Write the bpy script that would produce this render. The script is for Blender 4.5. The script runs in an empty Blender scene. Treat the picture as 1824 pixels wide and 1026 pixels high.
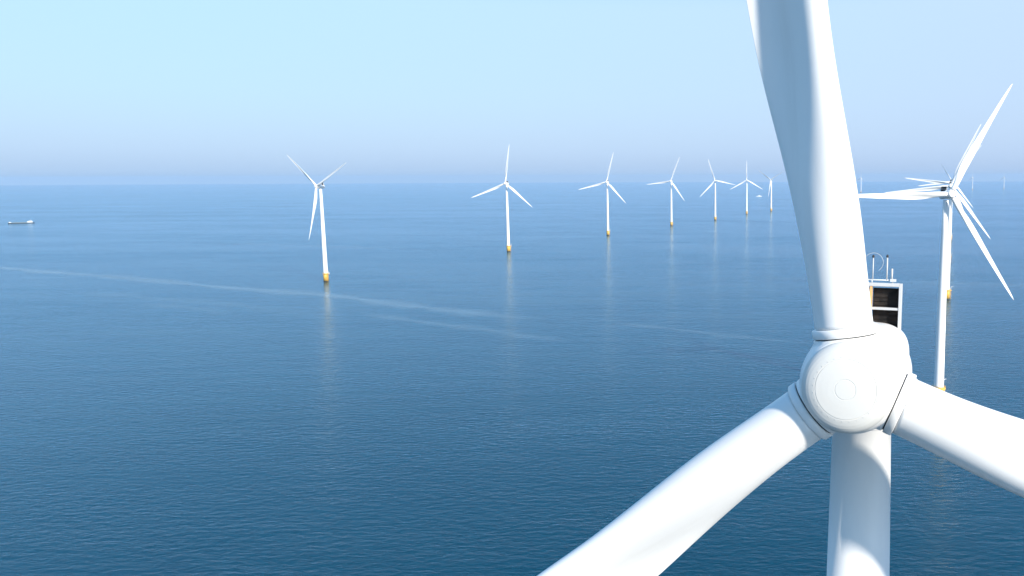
import bpy, math, random
from mathutils import Vector, Matrix
random.seed(7)
R = math.radians
SC = bpy.context.scene
COL = SC.collection

# ------------------------------------------------------------------ helpers
class MB:
    """collects faces and links them as ONE mesh object"""
    def __init__(self):
        self.v, self.f, self.s = [], [], []
    def add(self, verts, faces, smooth=True, M=None):
        o = len(self.v)
        self.v += [tuple(M @ Vector(p)) if M else tuple(p) for p in verts]
        self.f += [tuple(i + o for i in f) for f in faces]
        self.s += [smooth] * len(faces)
    def loft(self, secs, cap0=True, cap1=True, smooth=True, M=None):
        n = len(secs[0]); v = [p for s in secs for p in s]; f = []
        for i in range(len(secs) - 1):
            for j in range(n):
                k = (j + 1) % n
                f.append((i*n+j, i*n+k, (i+1)*n+k, (i+1)*n+j))
        if cap0: f.append(tuple(range(n - 1, -1, -1)))
        if cap1: f.append(tuple((len(secs)-1)*n + j for j in range(n)))
        self.add(v, f, smooth, M)
    def lathe(self, prof, n=48, M=None, cap0=True, cap1=True, smooth=True):
        """prof = [(r, z)] round Z; last/first r may be 0"""
        secs = [[(max(r, 1e-4)*math.cos(2*math.pi*j/n), max(r, 1e-4)*math.sin(2*math.pi*j/n), z) for j in range(n)] for r, z in prof]
        self.loft(secs, cap0, cap1, smooth, M)
    def box(self, c, d, M=None, bev=0.0):
        x, y, z = (k/2 for k in d)
        if bev <= 0:
            vs = [(c[0]+sx*x, c[1]+sy*y, c[2]+sz*z) for sz in (-1, 1) for sx, sy in ((-1,-1),(1,-1),(1,1),(-1,1))]
            self.add(vs, [(3,2,1,0),(4,5,6,7),(0,1,5,4),(1,2,6,5),(2,3,7,6),(3,0,4,7)], False, M)
        else:
            secs = []
            for sz, ins in ((-1, bev), (-1+bev/z, 0), (1-bev/z, 0), (1, bev)):
                a, b = x-ins, y-ins; q = bev*0.7
                secs.append([(c[0]+px, c[1]+py, c[2]+sz*z) for px, py in
                    ((-a+q,-b),(a-q,-b),(a,-b+q),(a,b-q),(a-q,b),(-a+q,b),(-a,b-q),(-a,-b+q))])
            self.loft(secs, smooth=False, M=M)
    def tube(self, pts, r, n=8, smooth=True, M=None):
        pts = [Vector(p) for p in pts]; secs = []
        for i, p in enumerate(pts):
            t = (pts[min(i+1, len(pts)-1)] - pts[max(i-1, 0)]).normalized()
            a = t.cross(Vector((0, 0, 1)))
            if a.length < 1e-3: a = t.cross(Vector((0, 1, 0)))
            a.normalize(); b = t.cross(a)
            rr = r[i] if isinstance(r, (list, tuple)) else r
            secs.append([p + a*rr*math.cos(2*math.pi*j/n) + b*rr*math.sin(2*math.pi*j/n) for j in range(n)])
        self.loft(secs, smooth=smooth, M=M)
    def build(self, name, mat, parent=None):
        me = bpy.data.meshes.new(name)
        me.from_pydata(self.v, [], self.f)
        me.polygons.foreach_set('use_smooth', self.s)
        me.validate(); me.update()
        import bmesh
        bm = bmesh.new(); bm.from_mesh(me); bmesh.ops.recalc_face_normals(bm, faces=bm.faces); bm.to_mesh(me); bm.free()
        me.materials.append(mat)
        o = bpy.data.objects.new(name, me); COL.objects.link(o)
        if parent: o.parent = parent
        return o

def thing(name, label, cat, loc=(0, 0, 0), rz=0, group=None):
    o = bpy.data.objects.new(name, None); COL.objects.link(o)
    o.location = loc; o.rotation_euler = (0, 0, rz); o.empty_display_size = 2
    o['label'] = label; o['category'] = cat
    if group: o['group'] = group
    return o

# ------------------------------------------------------------------ materials
def newmat(name):
    m = bpy.data.materials.new(name); m.use_nodes = True
    nt = m.node_tree; b = nt.nodes['Principled BSDF']
    return m, nt, b, nt.nodes.new, nt.links.new

def paint(name, col, rough=.35, dirt=.06, scale=.6, streak=(1, 1, .12), dirtcol=None, coat=0.0):
    m, nt, b, N, L = newmat(name)
    tc = N('ShaderNodeTexCoord'); mp = N('ShaderNodeMapping'); mp.inputs['Scale'].default_value = streak
    L(tc.outputs['Object'], mp.inputs[0])
    n1 = N('ShaderNodeTexNoise'); n1.inputs['Scale'].default_value = scale; n1.inputs['Detail'].default_value = 8
    n1.inputs['Roughness'].default_value = .65
    L(mp.outputs[0], n1.inputs['Vector'])
    r = N('ShaderNodeMapRange'); r.inputs['From Min'].default_value = .45; r.inputs['From Max'].default_value = .75
    r.inputs['To Min'].default_value = 0; r.inputs['To Max'].default_value = dirt*3
    L(n1.outputs[0], r.inputs['Value'])
    mx = N('ShaderNodeMix'); mx.data_type = 'RGBA'
    mx.inputs[6].default_value = (*col, 1)
    mx.inputs[7].default_value = (*(dirtcol or [c*.62 for c in col]), 1)
    L(r.outputs[0], mx.inputs[0]); L(mx.outputs[2], b.inputs['Base Color'])
    n2 = N('ShaderNodeTexNoise'); n2.inputs['Scale'].default_value = scale*4; n2.inputs['Detail'].default_value = 5
    L(tc.outputs['Object'], n2.inputs['Vector'])
    r2 = N('ShaderNodeMapRange'); r2.inputs['To Min'].default_value = rough-.08; r2.inputs['To Max'].default_value = rough+.12
    L(n2.outputs[0], r2.inputs['Value']); L(r2.outputs[0], b.inputs['Roughness'])
    b.inputs['Coat Weight'].default_value = coat
    return m

WHITE = paint('white_gelcoat', (.81, .79, .765), .36, .11, .5, (1, 1, .12), (.50, .47, .42))
TOWERW = paint('white_tower_paint', (.81, .785, .755), .42, .05, .35, (1, 1, .08))
NOSEW = paint('white_nose_paint', (.61, .595, .56), .42, .08, 1.4, (1, 1, 1), (.62, .57, .50))
YELLOW = paint('yellow_paint', (.74, .44, .075), .5, .08, .8, (1, 1, .3), (.30, .15, .03))
SEAL = paint('dark_rubber_seal', (.05, .055, .06), .7, .03, 3)
GREYM = paint('galvanised_steel', (.55, .56, .57), .45, .1, 3)
FRAMEM = paint('white_frame_paint', (.50, .50, .50), .45, .10, 2)
ORANGEM = paint('orange_lit_post', (.75, .40, .16), .5, .06, 2)  # warm light on the cooler's centre post, put into its base colour
DARKT = paint('dark_tip_plastic', (.02, .02, .022), .5, .02, 2)
HULL = paint('dark_hull_paint', (.018, .032, .045), .5, .1, .3)
SHIPW = paint('ship_white_paint', (.60, .61, .62), .45, .08, .3)
SHIPG = paint('ship_deck_paint', (.16, .22, .24), .6, .1, .3)
GLASS = paint('dark_window_glass', (.02, .03, .04), .12, .0, 1)
TIDAL = paint('weed_stained_steel', (.09, .06, .025), .7, .3, 1.2)
SEAM = paint('seam_grey', (.50, .49, .47), .5, .05, 2)

def grille_mat():
    m, nt, b, N, L = newmat('radiator_fins')
    tc = N('ShaderNodeTexCoord')
    w = N('ShaderNodeTexWave'); w.wave_type = 'BANDS'; w.bands_direction = 'Z'; w.inputs['Scale'].default_value = 9
    L(tc.outputs['Object'], w.inputs['Vector'])
    n = N('ShaderNodeTexNoise'); n.inputs['Scale'].default_value = 2.2; n.inputs['Detail'].default_value = 6
    L(tc.outputs['Object'], n.inputs['Vector'])
    cr = N('ShaderNodeValToRGB'); cr.color_ramp.elements[0].position = .35; cr.color_ramp.elements[1].position = .75
    cr.color_ramp.elements[0].color = (.006, .006, .007, 1); cr.color_ramp.elements[1].color = (.045, .036, .03, 1)
    L(n.outputs[0], cr.inputs[0]); L(cr.outputs[0], b.inputs['Base Color'])
    bp = N('ShaderNodeBump'); bp.inputs['Strength'].default_value = .6; bp.inputs['Distance'].default_value = .03
    L(w.outputs[0], bp.inputs['Height']); L(bp.outputs[0], b.inputs['Normal'])
    b.inputs['Roughness'].default_value = .6; b.inputs['Specular IOR Level'].default_value = .3
    return m
GRILLE = grille_mat()

# ------------------------------------------------------------------ sea
def sea_mat():
    m, nt, b, N, L = newmat('sea_water')
    tc = N('ShaderNodeTexCoord')
    def noise(scale3, rotz, detail, rough=.55, dist=0.0):
        mp = N('ShaderNodeMapping'); mp.inputs['Scale'].default_value = scale3; mp.inputs['Rotation'].default_value = (0, 0, R(rotz))
        L(tc.outputs['Object'], mp.inputs[0])
        n = N('ShaderNodeTexNoise'); n.inputs['Scale'].default_value = 1; n.inputs['Detail'].default_value = detail
        n.inputs['Roughness'].default_value = rough; n.inputs['Distortion'].default_value = dist
        L(mp.outputs[0], n.inputs['Vector']); return n.outputs[0]
    def math_(op, a, bb=None, c=None):
        k = N('ShaderNodeMath'); k.operation = op
        for i, q in enumerate((a, bb, c)):
            if q is None: continue
            if isinstance(q, (int, float)): k.inputs[i].default_value = q
            else: L(q, k.inputs[i])
        return k.outputs[0]
    rip = noise((.23, .46, 1), 6, 4, .56, .3)
    fine = noise((.9, 1.7, 1), -12, 2, .5)
    swell = noise((.030, .085, 1), 12, 2)
    patch = noise((.0016, .006, 1), 14, 4, .6, .6)      # slicks and cat's-paws, hundreds of metres long
    patch2 = noise((.010, .035, 1), 10, 3, .6, .5)
    h = math_('ADD', math_('MULTIPLY', rip, 1.3), math_('MULTIPLY', fine, .07))
    h = math_('ADD', h, math_('MULTIPLY', swell, .9))
    amp = N('ShaderNodeMapRange'); amp.inputs['From Min'].default_value = .36; amp.inputs['From Max'].default_value = .64
    amp.inputs['To Min'].default_value = .30; amp.inputs['To Max'].default_value = 1.0
    L(math_('ADD', math_('MULTIPLY', patch, .6), math_('MULTIPLY', patch2, .4)), amp.inputs['Value'])
    bp = N('ShaderNodeBump'); bp.inputs['Distance'].default_value = .55
    L(h, bp.inputs['Height']); L(amp.outputs[0], bp.inputs['Strength'])
    L(bp.outputs[0], b.inputs['Normal'])
    cr = N('ShaderNodeValToRGB')
    cr.color_ramp.elements[0].position = .3; cr.color_ramp.elements[1].position = .7
    cr.color_ramp.elements[0].color = (.0008, .027, .048, 1); cr.color_ramp.elements[1].color = (.0015, .037, .062, 1)
    L(patch, cr.inputs[0]); L(cr.outputs[0], b.inputs['Base Color'])
    b.inputs['Specular IOR Level'].default_value = 0; b.inputs['Roughness'].default_value = 1
    b.inputs['Subsurface Weight'].default_value = 1; b.inputs['Subsurface Radius'].default_value = (1, 1, 1); b.inputs['Subsurface Scale'].default_value = 6
    gl = N('ShaderNodeBsdfGlossy'); gl.inputs['Color'].default_value = (.66, .83, 1, 1); gl.inputs['Roughness'].default_value = .12
    fr = N('ShaderNodeFresnel'); fr.inputs['IOR'].default_value = 1.33
    L(bp.outputs[0], gl.inputs['Normal']); L(bp.outputs[0], fr.inputs['Normal'])
    mx = N('ShaderNodeMixShader'); L(fr.outputs[0], mx.inputs[0]); L(b.outputs[0], mx.inputs[1]); L(gl.outputs[0], mx.inputs[2])
    L(mx.outputs[0], nt.nodes['Material Output'].inputs['Surface'])
    return m
SEA = sea_mat()
def ring_sheet():
    mb = MB(); radii = [0, 60, 140, 300, 600, 1200, 2500, 5000, 10000, 19000]; n = 128
    v = [(0, 0, 0)]; f = []
    for r in radii[1:]: v += [(r*math.cos(2*math.pi*j/n), r*math.sin(2*math.pi*j/n), 0) for j in range(n)]
    for j in range(n): f.append((0, 1+j, 1+(j+1) % n))
    for i in range(len(radii)-2):
        a, c = 1+i*n, 1+(i+1)*n
        for j in range(n):
            k = (j+1) % n; f.append((a+j, c+j, c+k, a+k))
    mb.add(v, f, True); return mb
sea = ring_sheet().build('sea', SEA); sea['kind'] = 'structure'

# ------------------------------------------------------------------ pale wakes and slicks left on the water
def wake_mat():
    m, nt, b, N, L = newmat('wake_slick')
    out = nt.nodes['Material Output']
    at = N('ShaderNodeAttribute'); at.attribute_name = 'feather'
    tc = N('ShaderNodeTexCoord'); mp = N('ShaderNodeMapping'); mp.inputs['Scale'].default_value = (.05, .09, 1)
    L(tc.outputs['Object'], mp.inputs[0])
    n = N('ShaderNodeTexNoise'); n.inputs['Scale'].default_value = 1; n.inputs['Detail'].default_value = 5; n.inputs['Roughness'].default_value = .65
    L(mp.outputs[0], n.inputs['Vector'])
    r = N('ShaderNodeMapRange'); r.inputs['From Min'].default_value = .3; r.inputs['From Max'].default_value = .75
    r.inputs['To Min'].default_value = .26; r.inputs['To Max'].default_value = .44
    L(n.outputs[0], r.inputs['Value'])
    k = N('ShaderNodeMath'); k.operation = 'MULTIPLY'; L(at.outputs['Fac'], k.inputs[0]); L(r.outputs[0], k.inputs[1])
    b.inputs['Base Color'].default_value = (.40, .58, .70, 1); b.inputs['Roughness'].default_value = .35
    t = N('ShaderNodeBsdfTransparent'); mx = N('ShaderNodeMixShader')
    L(k.outputs[0], mx.inputs[0]); L(t.outputs[0], mx.inputs[1]); L(b.outputs[0], mx.inputs[2]); L(mx.outputs[0], out.inputs['Surface'])
    return m
WAKE = wake_mat()
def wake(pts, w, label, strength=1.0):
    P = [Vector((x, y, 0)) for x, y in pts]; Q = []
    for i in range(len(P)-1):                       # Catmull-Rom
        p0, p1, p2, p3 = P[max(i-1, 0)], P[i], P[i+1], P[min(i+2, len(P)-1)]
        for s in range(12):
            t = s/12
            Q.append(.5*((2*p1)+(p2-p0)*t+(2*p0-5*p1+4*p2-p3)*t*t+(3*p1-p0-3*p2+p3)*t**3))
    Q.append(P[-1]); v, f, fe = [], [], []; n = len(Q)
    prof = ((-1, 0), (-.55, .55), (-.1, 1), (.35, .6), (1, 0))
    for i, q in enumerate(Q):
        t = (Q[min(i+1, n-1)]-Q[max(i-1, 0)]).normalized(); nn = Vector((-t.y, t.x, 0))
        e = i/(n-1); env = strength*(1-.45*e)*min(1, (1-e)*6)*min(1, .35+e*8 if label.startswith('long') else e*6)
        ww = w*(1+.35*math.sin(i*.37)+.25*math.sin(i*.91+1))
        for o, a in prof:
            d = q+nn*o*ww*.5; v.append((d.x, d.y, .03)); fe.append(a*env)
    for i in range(n-1):
        for j in range(4):
            f.append((i*5+j, i*5+j+1, (i+1)*5+j+1, (i+1)*5+j))
    mb = MB(); mb.add(v, f, True); o = mb.build('wake', WAKE)
    a = o.data.attributes.new('feather', 'FLOAT', 'POINT'); a.data.foreach_set('value', fe)
    o['kind'] = 'stuff'; o['label'] = label; o['category'] = 'wake'
    return o
wake([(-1000, 1083), (-809, 974), (-691, 913), (-597, 869), (-445, 788), (-323, 732), (-240, 677), (-192, 647), (-136, 614), (-100, 598)], 29,
     'long pale wake line crossing the water in front of the yellow based turbine on the left')
wake([(-253, 634), (-196, 593), (-140, 560), (-104, 534), (-72, 518)], 17, 'short faint wake streak right of and below the long pale wake', .5)
wake([(-53, 586), (-9, 558), (39, 527), (79, 507)], 14, 'faint pale streak on the water just left of the big upright blade', .45)
wake([(-640, 905), (-597, 868), (-530, 838), (-470, 808)], 26, 'broad pale smudge lying on the left part of the long wake', .55)
wake([(-448, 681), (-398, 660), (-344, 625)], 22, 'dim slick patch left below the yellow based turbine', .35)

for pts, w, st, lb in (
        ([(-560, 760), (-470, 716), (-400, 690), (-330, 650), (-270, 612)], 30, .28, 'barely visible slick band below the left half of the long wake'),
        ([(-760, 1330), (-600, 1290), (-480, 1235), (-330, 1180)], 45, .30, 'thin pale current line on the water between the ship and the left turbine'),
        ([(60, 860), (170, 820), (260, 800), (380, 760)], 34, .30, 'faint pale streak of water behind the big upright blade')):
    wake(pts, w, lb, st)

# ------------------------------------------------------------------ turbine pieces (local frame: -Y is upwind, origin on the waterline)
OVER, TILT, HUBZ = 4.5, R(5), 95.0
HUBP = Vector((0, -OVER, HUBZ))
MH = Matrix.Translation(HUBP) @ Matrix.Rotation(-TILT, 4, 'X')     # hub frame, -Y along the shaft, nose lifted
def sstep(a, b, x):
    t = min(1, max(0, (x-a)/(b-a))); return t*t*(3-2*t)
def interp(tab, x):
    for (a, p), (b, q) in zip(tab, tab[1:]):
        if x <= b: return p+(q-p)*max(0, (x-a))/(b-a)
    return tab[-1][1]
def smooth(tab, x, d=1.8):
    return sum(interp(tab, x+d*k/3)*w for k, w in zip(range(-3, 4), (1, 2, 3, 4, 3, 2, 1)))/16
CHORD = [(0, 2.10), (2.6, 2.10), (3.6, 2.13), (6, 2.56), (8, 2.80), (10, 2.98), (12, 3.14), (14, 3.27), (16, 3.33), (18, 3.30), (20, 3.18), (25, 2.75), (35, 2.0), (45, 1.35), (51, .85), (53.4, .42), (54, .12)]
THICK = [(0, 1.0), (2.6, 1.0), (5, .84), (8, .60), (11, .46), (14, .40), (20, .31), (30, .24), (45, .18), (54, .16)]
TWIST = [(0, 32), (6, 31), (10, 28), (14, 24), (25, 13), (40, 5), (54, 1)]
ROOT = 2.03
def blade_mesh(nsec, npt, pitch=0.0):
    rs = [ROOT+(54-ROOT)*((i/(nsec-1))**1.35) for i in range(nsec)]
    secs = []
    for r in rs:
        c, th, tw = smooth(CHORD, r) if r < 50 else interp(CHORD, r), smooth(THICK, r), R(smooth(TWIST, r, 3)+pitch)
        w = sstep(3.2, 13, r)                       # circle -> airfoil
        ax = .5-.20*w                                # pitch axis along the chord
        pre = -2.0*((r/54)**2.2)                     # pre-bend upwind
        s = []
        for j in range(npt):
            a = 2*math.pi*j/npt
            u = .5-.5*math.cos(a)                    # 0 = leading edge
            side = 1 if math.sin(a) >= 0 else -1     # +1 suction (downwind)
            yc = side*.5*th*math.sqrt(max(0, 1-(2*u-1)**2))
            yt = 5*th*(.2969*math.sqrt(u)-.126*u-.3516*u*u+.2843*u**3-.0936*u**4)
            cam = .15*w*math.sin(math.pi*u**1.4)
            ya = side*yt*(1.0 if side > 0 else .88)+cam
            y = yc*(1-w)+ya*w
            X, Y = (ax-u)*c, y*c
            # leading edge (+X) is turned upwind (-Y) by the twist
            x2 = X*math.cos(tw)+Y*math.sin(tw); y2 = -X*math.sin(tw)+Y*math.cos(tw)
            s.append((x2, y2+pre-r*math.sin(R(1.6)), r))
        secs.append(s)
    mb = MB(); mb.loft(secs); return mb
def ring(r0, r1, z0, z1, n=64, bev=.02):
    return [(r0, z0), (r1-bev, z0), (r1, z0+bev), (r1, z1-bev), (r1-bev, z1), (r0, z1)]
def collar_mesh(n=72):
    mb = MB(); mb.lathe([(.9, 1.703), (1.165, 1.703), (1.18, 1.718), (1.185, 1.98), (1.16, 2.005), (1.07, 2.02), (1.06, 2.08), (.9, 2.08)], n); return mb
def seal_mesh(n=72):
    mb = MB(); mb.lathe([(.9, 1.66), (1.09, 1.66), (1.09, 1.712), (.9, 1.712)], n); return mb
def flat_ring(r0, r1, y0, y1, n=72):
    """ring round the shaft, in hub frame"""
    return None
MY = Matrix.Rotation(R(90), 4, 'X')                  # lathe Z axis -> -Y (upwind)
ROTM = MH

def hub_body(near=True):
    n = 72 if near else 24
    mb = MB()
    # body of revolution round the shaft: z = distance upwind of the blade plane
    prof = [(1.2, -1.75), (1.80, -1.72), (1.90, -1.60), (1.90, -.9), (1.88, -.1), (1.82, .45), (1.72, .95), (1.62, 1.22), (1.50, 1.30), (.6, 1.30)]
    mb.lathe(prof, n, MY)
    return mb
def stubs(mb, angles, n=64, r=1.17, z0=.3, z1=1.66):
    for a in angles:
        mb.lathe([(r, z0), (r, z1-.03), (r-.03, z1)], n, Matrix.Rotation(R(a), 4, 'Y'))
def nose_dome(n=96):
    mb = MB()
    prof = [(1.0, 1.10), (1.585, 1.10), (1.60, 1.20), (1.60, 1.34), (1.585, 1.44), (1.545, 1.54), (1.48, 1.63), (1.39, 1.71), (1.28, 1.77), (1.16, 1.815),
            (1.058, 1.844), (1.052, 1.832), (1.041, 1.832), (1.036, 1.851), (.8, 1.876), (.6, 1.892), (.366, 1.904), (.361, 1.894), (.351, 1.894), (.346, 1.905), (.15, 1.910), (0, 1.911)]
    fine = [prof[0]]
    for p, q in zip(prof, prof[1:]):        # keep the grooves crisp: support loops either side of every edge
        d = math.hypot(q[0]-p[0], q[1]-p[1])
        if d > .06: fine += [(p[0]+(q[0]-p[0])*t, p[1]+(q[1]-p[1])*t) for t in (.012/d, 1-.012/d)]
        fine.append(q)
    prof = fine
    mb.lathe(prof, n, MY); return mb

def tower_mesh(n, near=False):
    mb = MB()
    prof = [(2.20, 8.0), (2.18, 9), (2.0, 30), (1.78, 55), (1.46, 78), (1.20, 92.2)]
    if near:
        prof = [(2.20, 8.0)]
        for z in (30, 52, 72, 84.35):
            r = interp([(8, 2.20), (30, 2.0), (55, 1.78), (78, 1.46), (92.2, 1.20)], z)
            prof += [(r+.002, z-.03), (r+.012, z-.025), (r+.012, z+.025), (r, z+.03)]
        prof += [(1.20, 92.2), (1.30, 92.25), (1.30, 92.5)]
    mb.lathe(prof, n); return mb
def tp_mesh(n):
    mb = MB(); mb.lathe([(2.5, .9), (2.5, 6.6), (2.35, 7.0), (2.35, 7.98)], n); return mb
def tide_mesh(n):
    mb = MB(); mb.lathe([(2.48, -6), (2.48, .6), (2.52, .65), (2.52, .898)], n); return mb
def platform_mesh(n):
    mb = MB(); mb.lathe([(2.36, 7.3), (3.1, 7.3), (3.1, 7.55), (2.36, 7.55)], n)
    mb.box((3.6, 0, 7.42), (1.4, 2.0, .22)); return mb
def railing_mesh():
    mb = MB()
    for z in (8.1, 8.6):
        mb.tube([(3.0*math.cos(2*math.pi*j/24), 3.0*math.sin(2*math.pi*j/24), z) for j in range(25)], .05, 5)
    for j in range(12):
        a = 2*math.pi*j/12; mb.tube([(3.0*math.cos(a), 3.0*math.sin(a), 7.5), (3.0*math.cos(a), 3.0*math.sin(a), 8.62)], .05, 5)
    return mb
def davit_mesh():
    mb = MB(); mb.tube([(3.7, 0, 7.5), (3.7, 0, 10.4)], .22, 8); mb.tube([(3.7, 0, 10.3), (4.9, -.6, 10.9), (5.5, -.9, 10.8)], .15, 8)
    mb.box((3.6, .6, 8.2), (.8, .7, 1.2)); return mb
def ladder_mesh():
    mb = MB()
    for s in (-.5, .5): mb.tube([(s, -3.25, -2), (s, -3.25, 7.3)], .13, 6)
    for k in range(14): mb.tube([(-.5, -3.25, .3+k*.5), (.5, -3.25, .3+k*.5)], .04, 5)
    for z in (1.5, 4.5): 
        for s in (-.5, .5): mb.tube([(s, -3.25, z), (s, -2.6, z)], .07, 5)
    return mb
def superellipse(a, b, p, n, y, cz=0.0):
    o = []
    for j in range(n):
        t = 2*math.pi*j/n; c, s = math.cos(t), math.sin(t)
        o.append((a*math.copysign(abs(c)**(2/p), c), y, cz+b*math.copysign(abs(s)**(2/p), s)))
    return o
def nacelle_mesh(n):
    mb = MB()      # in hub frame; +Y downwind
    mb.loft([superellipse(a, b, p, n, y, cz) for a, b, p, y, cz in (
        (1.5, 1.5, 2, 3.35, 0), (1.72, 1.72, 2.1, 3.42, 0), (1.78, 1.78, 2.4, 3.9, -.02), (1.76, 1.74, 2.9, 6.0, -.05),
        (1.72, 1.68, 3.0, 7.6, -.08), (1.6, 1.55, 3.0, 8.2, -.1), (1.3, 1.2, 2.8, 8.5, -.12))])
    return mb
def generator_mesh(n):
    mb = MB(); mb.lathe([(1.5, -3.4), (1.96, -3.35), (2.02, -3.28), (2.02, -1.92), (1.96, -1.84), (1.3, -1.80)], n, MY); return mb

GROUP = 'white offshore wind turbines in the sea'
DEV = {}
def far_parts():
    p = {}
    p['tower'] = tower_mesh(28).build('tower', TOWERW)
    p['tp'] = tp_mesh(28).build('transition_piece', YELLOW)
    p['tide'] = tide_mesh(24).build('tidal_zone', TIDAL)
    p['platform'] = platform_mesh(28).build('platform', YELLOW)
    p['railing'] = railing_mesh().build('railing', YELLOW)
    p['davit'] = davit_mesh().build('davit_crane', SHIPW)
    p['ladder'] = ladder_mesh().build('boat_ladder', YELLOW)
    nm = nacelle_mesh(28); p['nacelle'] = nm.build('nacelle', WHITE)
    p['generator'] = generator_mesh(36).build('generator', WHITE)
    hm = hub_body(False); stubs(hm, (0, 120, 240), 20); p['hub'] = hm.build('hub', WHITE)
    p['nose'] = nose_dome(32).build('nose_cap', WHITE)
    p['blade'] = blade_mesh(34, 28).build('blade', WHITE)
    c = MB(); c.box((0, 6.9, 2.65), (2.7, .35, 2.0)); p['cooler'] = c.build('cooler', GRILLE)
    f = MB()
    for x in (-1.4, 1.4): f.box((x, 6.9, 2.4), (.14, .5, 2.75))
    for z in (1.58, 2.65, 3.72): f.box((0, 6.9, z), (2.66, .5, .13))
    p['cframe'] = f.build('cooler_frame', FRAMEM)
    return p
PROTO = far_parts(); first = [True]
def place(key, parent, M=None):
    o = PROTO[key]
    if key in DEV:                       # later ones are copies sharing the mesh
        o = o.copy(); COL.objects.link(o)
    DEV[key] = True
    o.parent = parent; o.matrix_parent_inverse = Matrix()
    o.matrix_basis = M if M else Matrix()
    return o
def far_turbine(x, y, yaw, rotor, label, plat=0):
    t = thing('wind_turbine', label, 'wind turbine', (x, y, 0), -R(yaw), GROUP)
    place('tower', t)
    tp = place('tp', t); place('tide', tp)
    MP = Matrix.Rotation(R(plat), 4, 'Z')
    pf = place('platform', t, MP); place('railing', pf); place('davit', pf)
    place('ladder', tp, Matrix.Rotation(R(plat+70), 4, 'Z'))
    na = place('nacelle', t, MH); place('generator', na)
    co = place('cooler', t, MH); place('cframe', co)
    h = place('hub', t, MH @ Matrix.Rotation(R(rotor), 4, 'Y')); place('nose', h)
    for k in range(3): place('blade', t, MH @ Matrix.Rotation(R(rotor+120*k), 4, 'Y'))
    return t

YAW = 16.0
far_turbine(-362.6, 829.7, 31, 66, 'white turbine on yellow base at far left, one blade hanging straight down', 10)
far_turbine(-250.0, 1164.4, 13, 8, 'white turbine left of mid picture, second of the left row, one blade nearly upright', 30)
far_turbine(-140.8, 1491.4, 14, 15, 'third turbine of the left row, right of the one with an upright blade', 30)
far_turbine(-32.1, 1783.2, 17, 22, 'fourth turbine of the left row, upper blade leaning right, another level to the left', 60)
far_turbine(69.7, 2013.7, 16, -18, 'small fifth turbine of the left row, one blade pointing down to the lower left', 60)
far_turbine(168.7, 2331.9, 12, 0, 'small sixth turbine of the left row with an even three pointed star of blades', 60)
far_turbine(258.1, 2540.2, 40, -57, 'smallest turbine of the left row, close to the edge of the big upright blade', 60)
far_turbine(114.1, 367.2, -8, 29.5, 'largest distant turbine, right of the big foreground blade, one long blade pointing up right', 40)
far_turbine(219.3, 693.7, YAW+1, 23.5, 'turbine standing directly behind the largest distant one on the right, its tower base in view', 30)
far_turbine(313.9, 992.7, YAW+2, 36.5, 'third turbine in the right hand line, its left blade tip rising above the nearer blades', 30)
far_turbine(427.7, 1347.5, YAW, 22, 'fourth turbine in the right hand line, mostly hidden, one blade pointing to lower right', 30)
far_turbine(691.6, 2178.7, 62, -42, 'tiny last turbine in the right hand line, blade tip peeping over the nearer hubs', 30)
far_turbine(1151.3, 5513.6, 60, 5, 'tiny turbine on the horizon just right of the big upright blade', 30)
far_turbine(2239.3, 6548.3, 75, 2, 'faint tiny turbine on the horizon beside the long blade of the largest distant one', 30)
far_turbine(2576.6, 6788.8, 65, 0, 'faint tiny turbine on the horizon at the far right edge', 30)

# ------------------------------------------------------------------ the near turbine
HX, HY = 5.985, 29.5435
yaw = R(17.5)
bx, by = HX+OVER*math.sin(yaw), HY+OVER*math.cos(yaw)
nt_ = thing('wind_turbine', 'huge foreground turbine filling the right side, hub with round nose cap and three thick blades', 'wind turbine', (bx, by, .10), -yaw, GROUP)
tower_mesh(128, True).build('tower', TOWERW, nt_)
tp = tp_mesh(64).build('transition_piece', YELLOW, nt_); tide_mesh(48).build('tidal_zone', TIDAL, tp)
pf = platform_mesh(48).build('platform', YELLOW, nt_); railing_mesh().build('railing', YELLOW, pf); davit_mesh().build('davit_crane', SHIPW, pf)
ladder_mesh().build('boat_ladder', YELLOW, tp)
na = nacelle_mesh(72).build('nacelle', WHITE, nt_); na.matrix_basis = MH
generator_mesh(96).build('generator', WHITE, na)
m = MB(); m.lathe([(1.2, 92.45), (1.42, 92.45), (1.42, 93.3), (1.2, 93.3)], 64); yb = m.build('yaw_bearing', WHITE, nt_)
ANG0 = -9.0
hb = hub_body(True); stubs(hb, (0, 120, 240), 72)
h = hb.build('hub', WHITE, nt_); h.matrix_basis = MH @ Matrix.Rotation(R(ANG0), 4, 'Y')
rm = h.modifiers.new('Remesh', 'REMESH'); rm.mode = 'VOXEL'; rm.voxel_size = .035; rm.use_smooth_shade = True
sm = h.modifiers.new('Smooth', 'SMOOTH'); sm.factor = .5; sm.iterations = 14
nose_dome(128).build('nose_cap', NOSEW, h)
mb = MB()
for k in range(28):                                     # bolt heads round the nose cap seam
    a = 2*math.pi*k/28; mb.lathe([(.016, 0), (.016, .012), (.0, .014)], 8, Matrix.Translation((1.115*math.cos(a), -1.826, 1.115*math.sin(a))) @ MY)
mb.build('nose_bolts', SEAM, h)
BM = blade_mesh(90, 96).build('blade', WHITE, nt_)
CM = collar_mesh().build('blade_collar', WHITE, BM); SM_ = seal_mesh().build('collar_seal', SEAL, BM)
for k in range(3):
    if k == 0: b, c, s = BM, CM, SM_
    else:
        b = BM.copy(); c = CM.copy(); s = SM_.copy()
        for o in (b, c, s): COL.objects.link(o)
        b.parent = nt_; c.parent = b; s.parent = b
    b.matrix_basis = MH @ Matrix.Rotation(R(ANG0+120*k), 4, 'Y')

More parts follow.
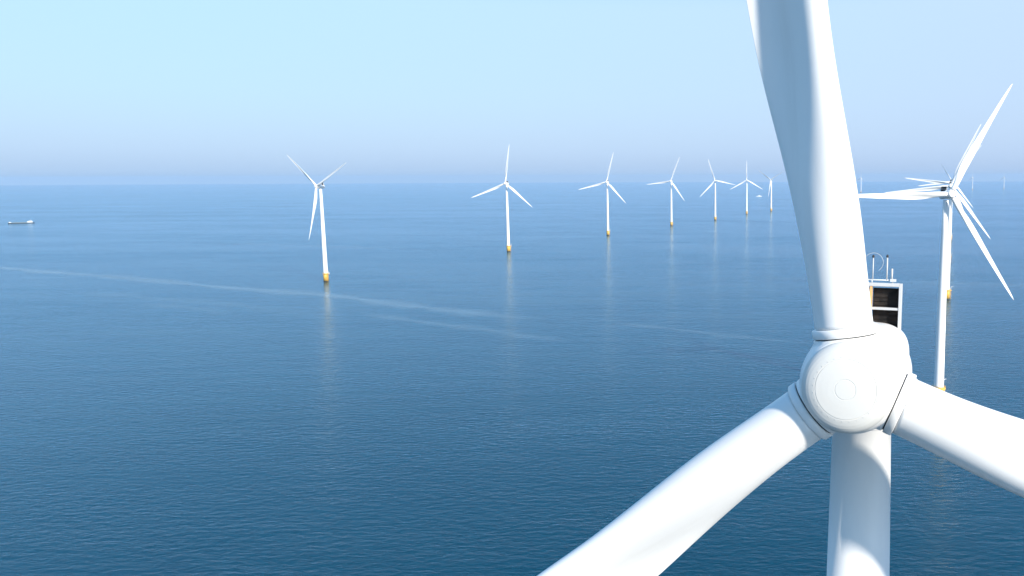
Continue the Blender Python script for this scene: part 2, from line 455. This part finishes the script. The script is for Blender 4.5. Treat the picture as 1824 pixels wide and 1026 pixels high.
# cooler at the back of the roof
CO = MB()
for x in (-1.36, 0, 1.36): pass
CY, CZ0, CZ1, CW = 7.35, 1.05, 3.30, 1.26
fr = MB()
for x in (-CW, CW): fr.box((x, CY, (CZ1+.4)/2+.0), (.13, .62, CZ1-.4+.13), bev=.015)
for z in (CZ1, ): fr.box((0, CY, z), (2*CW-.136, .62, .15), bev=.015)
for z in (CZ1-1.06, CZ1-2.06): fr.box((0, CY-.03, z), (2*CW-.136, .50, .11), bev=.015)
cf = fr.build('cooler_frame', FRAMEM, nt_); cf.matrix_basis = MH
ml = MB(); ml.box((0, CY-.20, CZ1-1.08), (.10, .30, 1.99)); ml.build('centre_post', ORANGEM, cf)
for ix in (-1, 1):
    for iz in (0, 1):
        pm = MB(); pm.box((ix*.63, CY+.12, CZ1-.58-iz*1.0+.02*iz), (1.12, .10, .86))
        for k in range(5): pm.box((ix*.63, CY+.05, CZ1-.92-iz*.98+k*.17), (1.10, .03, .012))
        pm.build('radiator_panel', GRILLE, cf)
    pm = MB()
# weather masts and lightning hoop on the cooler
wb = MB(); wb.tube([(-1.0, CY, CZ1+.20), (1.0, CY, CZ1+.20)], .03, 8)
for x in (-.9, 0, .9): wb.tube([(x, CY, CZ1+.06), (x, CY, CZ1+.20)], .03, 8)
wb.box((.92, CY, CZ1+.2), (.26, .16, .12)); w = wb.build('mast_rail', GREYM, nt_); w.matrix_basis = MH
for x, hgt, rad, tip in ((0.03, .98, .026, True), (.64, 1.0, .032, True), (.86, .52, .042, False)):
    mm = MB(); mm.tube([(x, CY, CZ1+.2), (x, CY, CZ1+.2+hgt)], rad, 12)
    mo = mm.build('weather_mast', FRAMEM, nt_); mo.matrix_basis = MH
    if tip:
        mt = MB(); mt.lathe([(.02, 0), (.05, .02), (.055, .07), (.04, .12), (0.01, .14)], 12, Matrix.Translation((x, CY, CZ1+.2+hgt)))
        mt.build('wind_sensor', DARKT, mo)
hp = MB(); hp.tube([(.05+.42*math.cos(t), CY-.02, CZ1+.98+.42*math.sin(t)) for t in [R(-60+i*240/24) for i in range(25)]], .009, 6)
hp.build('lightning_hoop', FRAMEM, nt_).matrix_basis = MH

# ------------------------------------------------------------------ vessels
def hull_mesh(Lh, B, H, bow=.16, sheer=.35, z0=-.8):
    mb = MB(); secs = []
    for i in range(21):
        t = i/20; x = (t-.5)*Lh
        wb = 1-max(0, (bow-t)/bow)**2.0 if t < bow else (1-.25*max(0, (t-.93)/.07)**2)
        top = H*(1+sheer*max(0, (.2-t)/.2)**2)
        b = max(.04, B/2*wb)
        secs.append([(x, -b, top), (x, -b*.97, z0+.5), (x, -b*.6, z0), (x, b*.6, z0), (x, b*.97, z0+.5), (x, b, top)])
    mb.loft(secs, smooth=False); return mb
ship = thing('cargo_ship', 'low dark cargo barge with white wheelhouse aft, alone on the water at the far left', 'ship', (-1561.5, 1954.5, 0), R(38))
hull_mesh(49, 8.0, 2.0).build('hull', HULL, ship)
m = MB(); m.box((-3, 0, 2.4), (27, 6.4, .9)); m.build('cargo_hatch', SHIPG, ship)
m = MB(); m.box((16, 0, 3.3), (10, 6.4, 2.7)); m.box((17, 0, 5.4), (5.5, 5.4, 1.5)); m.box((17, 0, 6.24), (6.1, 6, .18)); m.tube([(17.5, 0, 6.2), (17.5, 0, 10)], .14, 6); w = m.build('wheelhouse', SHIPW, ship)
m = MB(); m.box((14.2, 0, 5.5), (.08, 4.8, .7)); m.box((17, -2.75, 5.5), (4.4, .08, .7)); m.build('window', GLASS, w)
m = MB(); m.box((-20.5, 0, 2.8), (5, 4.6, 1.5)); m.tube([(-21.5, 0, 3.3), (-21.5, 0, 6.2)], .15, 6); m.build('forecastle', SHIPW, ship)
boat = thing('motor_vessel', 'tiny white motor vessel on the far water near the horizon, between two small turbines', 'boat', (389.4, 4476, 0), R(184))
hull_mesh(30, 6.5, 2.6, .3, .3).build('hull', SHIPW, boat)
m = MB(); m.box((-1, 0, 3.9), (11, 4.8, 2.7)); m.box((-2, 0, 6), (6, 4, 1.7)); m.tube([(0, 0, 6.5), (0, 0, 10.5)], .2, 6); m.build('cabin', SHIPW, boat)

# ------------------------------------------------------------------ haze
hz = MB(); hz.box((0, 0, 73), (40000, 40000, 160))
def haze_mat():
    m = bpy.data.materials.new('haze_air'); m.use_nodes = True; nt = m.node_tree; nt.nodes.clear()
    o = nt.nodes.new('ShaderNodeOutputMaterial'); v = nt.nodes.new('ShaderNodeVolumePrincipled')
    v.inputs['Color'].default_value = (.48, .70, .96, 1); v.inputs['Density'].default_value = 5.5e-5; v.inputs['Anisotropy'].default_value = .0
    nt.links.new(v.outputs[0], o.inputs['Volume']); return m
ho = hz.build('haze', haze_mat()); ho['kind'] = 'stuff'; ho['label'] = 'thin pale blue haze over the open sea'; ho.display_type = 'WIRE'

# ------------------------------------------------------------------ light
AZ, EL = 142.0, 30.0
sd = Vector((math.sin(R(AZ))*math.cos(R(EL)), math.cos(R(AZ))*math.cos(R(EL)), math.sin(R(EL))))
ld = bpy.data.lights.new('sun', 'SUN'); ld.energy = 5; ld.angle = R(3.0); ld.color = (1, .94, .84)
lo = bpy.data.objects.new('sun', ld); COL.objects.link(lo); lo.rotation_euler = (-sd).to_track_quat('-Z', 'Y').to_euler()
W = bpy.data.worlds.new('World'); SC.world = W; W.use_nodes = True
nt = W.node_tree; N = nt.nodes.new; L = nt.links.new; bg = nt.nodes['Background']; bg.inputs['Strength'].default_value = .1
sk = N('ShaderNodeTexSky'); sk.sky_type = 'NISHITA'; sk.sun_disc = False; sk.sun_elevation = R(EL); sk.sun_rotation = R(AZ)
sk.air_density = 1.2; sk.dust_density = 1.5; sk.ozone_density = 2
tc = N('ShaderNodeTexCoord'); sp = N('ShaderNodeSeparateXYZ'); L(tc.outputs['Generated'], sp.inputs[0])
def ramp(stops):
    r = N('ShaderNodeValToRGB'); e = r.color_ramp.elements
    while len(e) < len(stops): e.new(.5)
    for k, (p, c) in zip(e, stops): k.position = p; k.color = (*c, 1)
    L(sp.outputs['Z'], r.inputs[0]); return r.outputs[0]
left = ramp([(0, (.41, .58, .84)), (.03, (.44, .64, .92)), (.09, (.46, .70, .95)), (.19, (.48, .745, .95)), (.27, (.38, .68, .97)), (.42, (.15, .45, .86)), (1, (.08, .30, .70))])
right = ramp([(0, (.42, .57, .83)), (.03, (.46, .63, .91)), (.09, (.50, .67, .93)), (.19, (.54, .72, .93)), (.27, (.34, .62, .94)), (.42, (.09, .37, .74)), (1, (.08, .30, .70))])
az = N('ShaderNodeMapRange'); az.inputs['From Min'].default_value = -.5; az.inputs['From Max'].default_value = .35; L(sp.outputs['X'], az.inputs['Value'])
def mix(a, b, f, mode='MIX'):
    k = N('ShaderNodeMix'); k.data_type = 'RGBA'; k.blend_type = mode
    if isinstance(f, float): k.inputs[0].default_value = f
    else: L(f, k.inputs[0])
    L(a, k.inputs[6]); L(b, k.inputs[7]); return k.outputs[2]
g = mix(left, right, az.outputs[0])
sc_ = N('ShaderNodeVectorMath'); sc_.operation = 'SCALE'; sc_.inputs[3].default_value = 7.7; L(g, sc_.inputs[0])
L(mix(sk.outputs[0], sc_.outputs[0], .82), bg.inputs['Color'])

# ------------------------------------------------------------------ camera
F, CX, CYp = 1480.0, 1223.0, 513.0
pit, roll = math.atan((513-316)/F), .003
Fw = Vector((0, math.cos(pit), -math.sin(pit))); R0 = Vector((1, 0, 0)); D0 = Vector((0, -math.sin(pit), -math.cos(pit)))
Rt = math.cos(roll)*R0+math.sin(roll)*D0; Dn = -math.sin(roll)*R0+math.cos(roll)*D0
cam = bpy.data.cameras.new('camera'); co = bpy.data.objects.new('camera', cam); COL.objects.link(co)
Mx = Matrix((Rt, -Dn, -Fw)).transposed().to_4x4(); Mx.translation = (0, 0, 102.5); co.matrix_world = Mx
cam.sensor_width = 36; cam.lens = F/1824*36; cam.shift_x = (912-CX)/1824; cam.clip_start = .5; cam.clip_end = 60000
SC.camera = co
SC.view_settings.view_transform = 'Standard'; SC.view_settings.look = 'None'; SC.view_settings.exposure = .6; SC.view_settings.gamma = 1
SC.cycles.volume_step_rate = 1; SC.cycles.max_bounces = 8; SC.cycles.use_denoising = True
SC.cycles.sample_clamp_indirect = 4
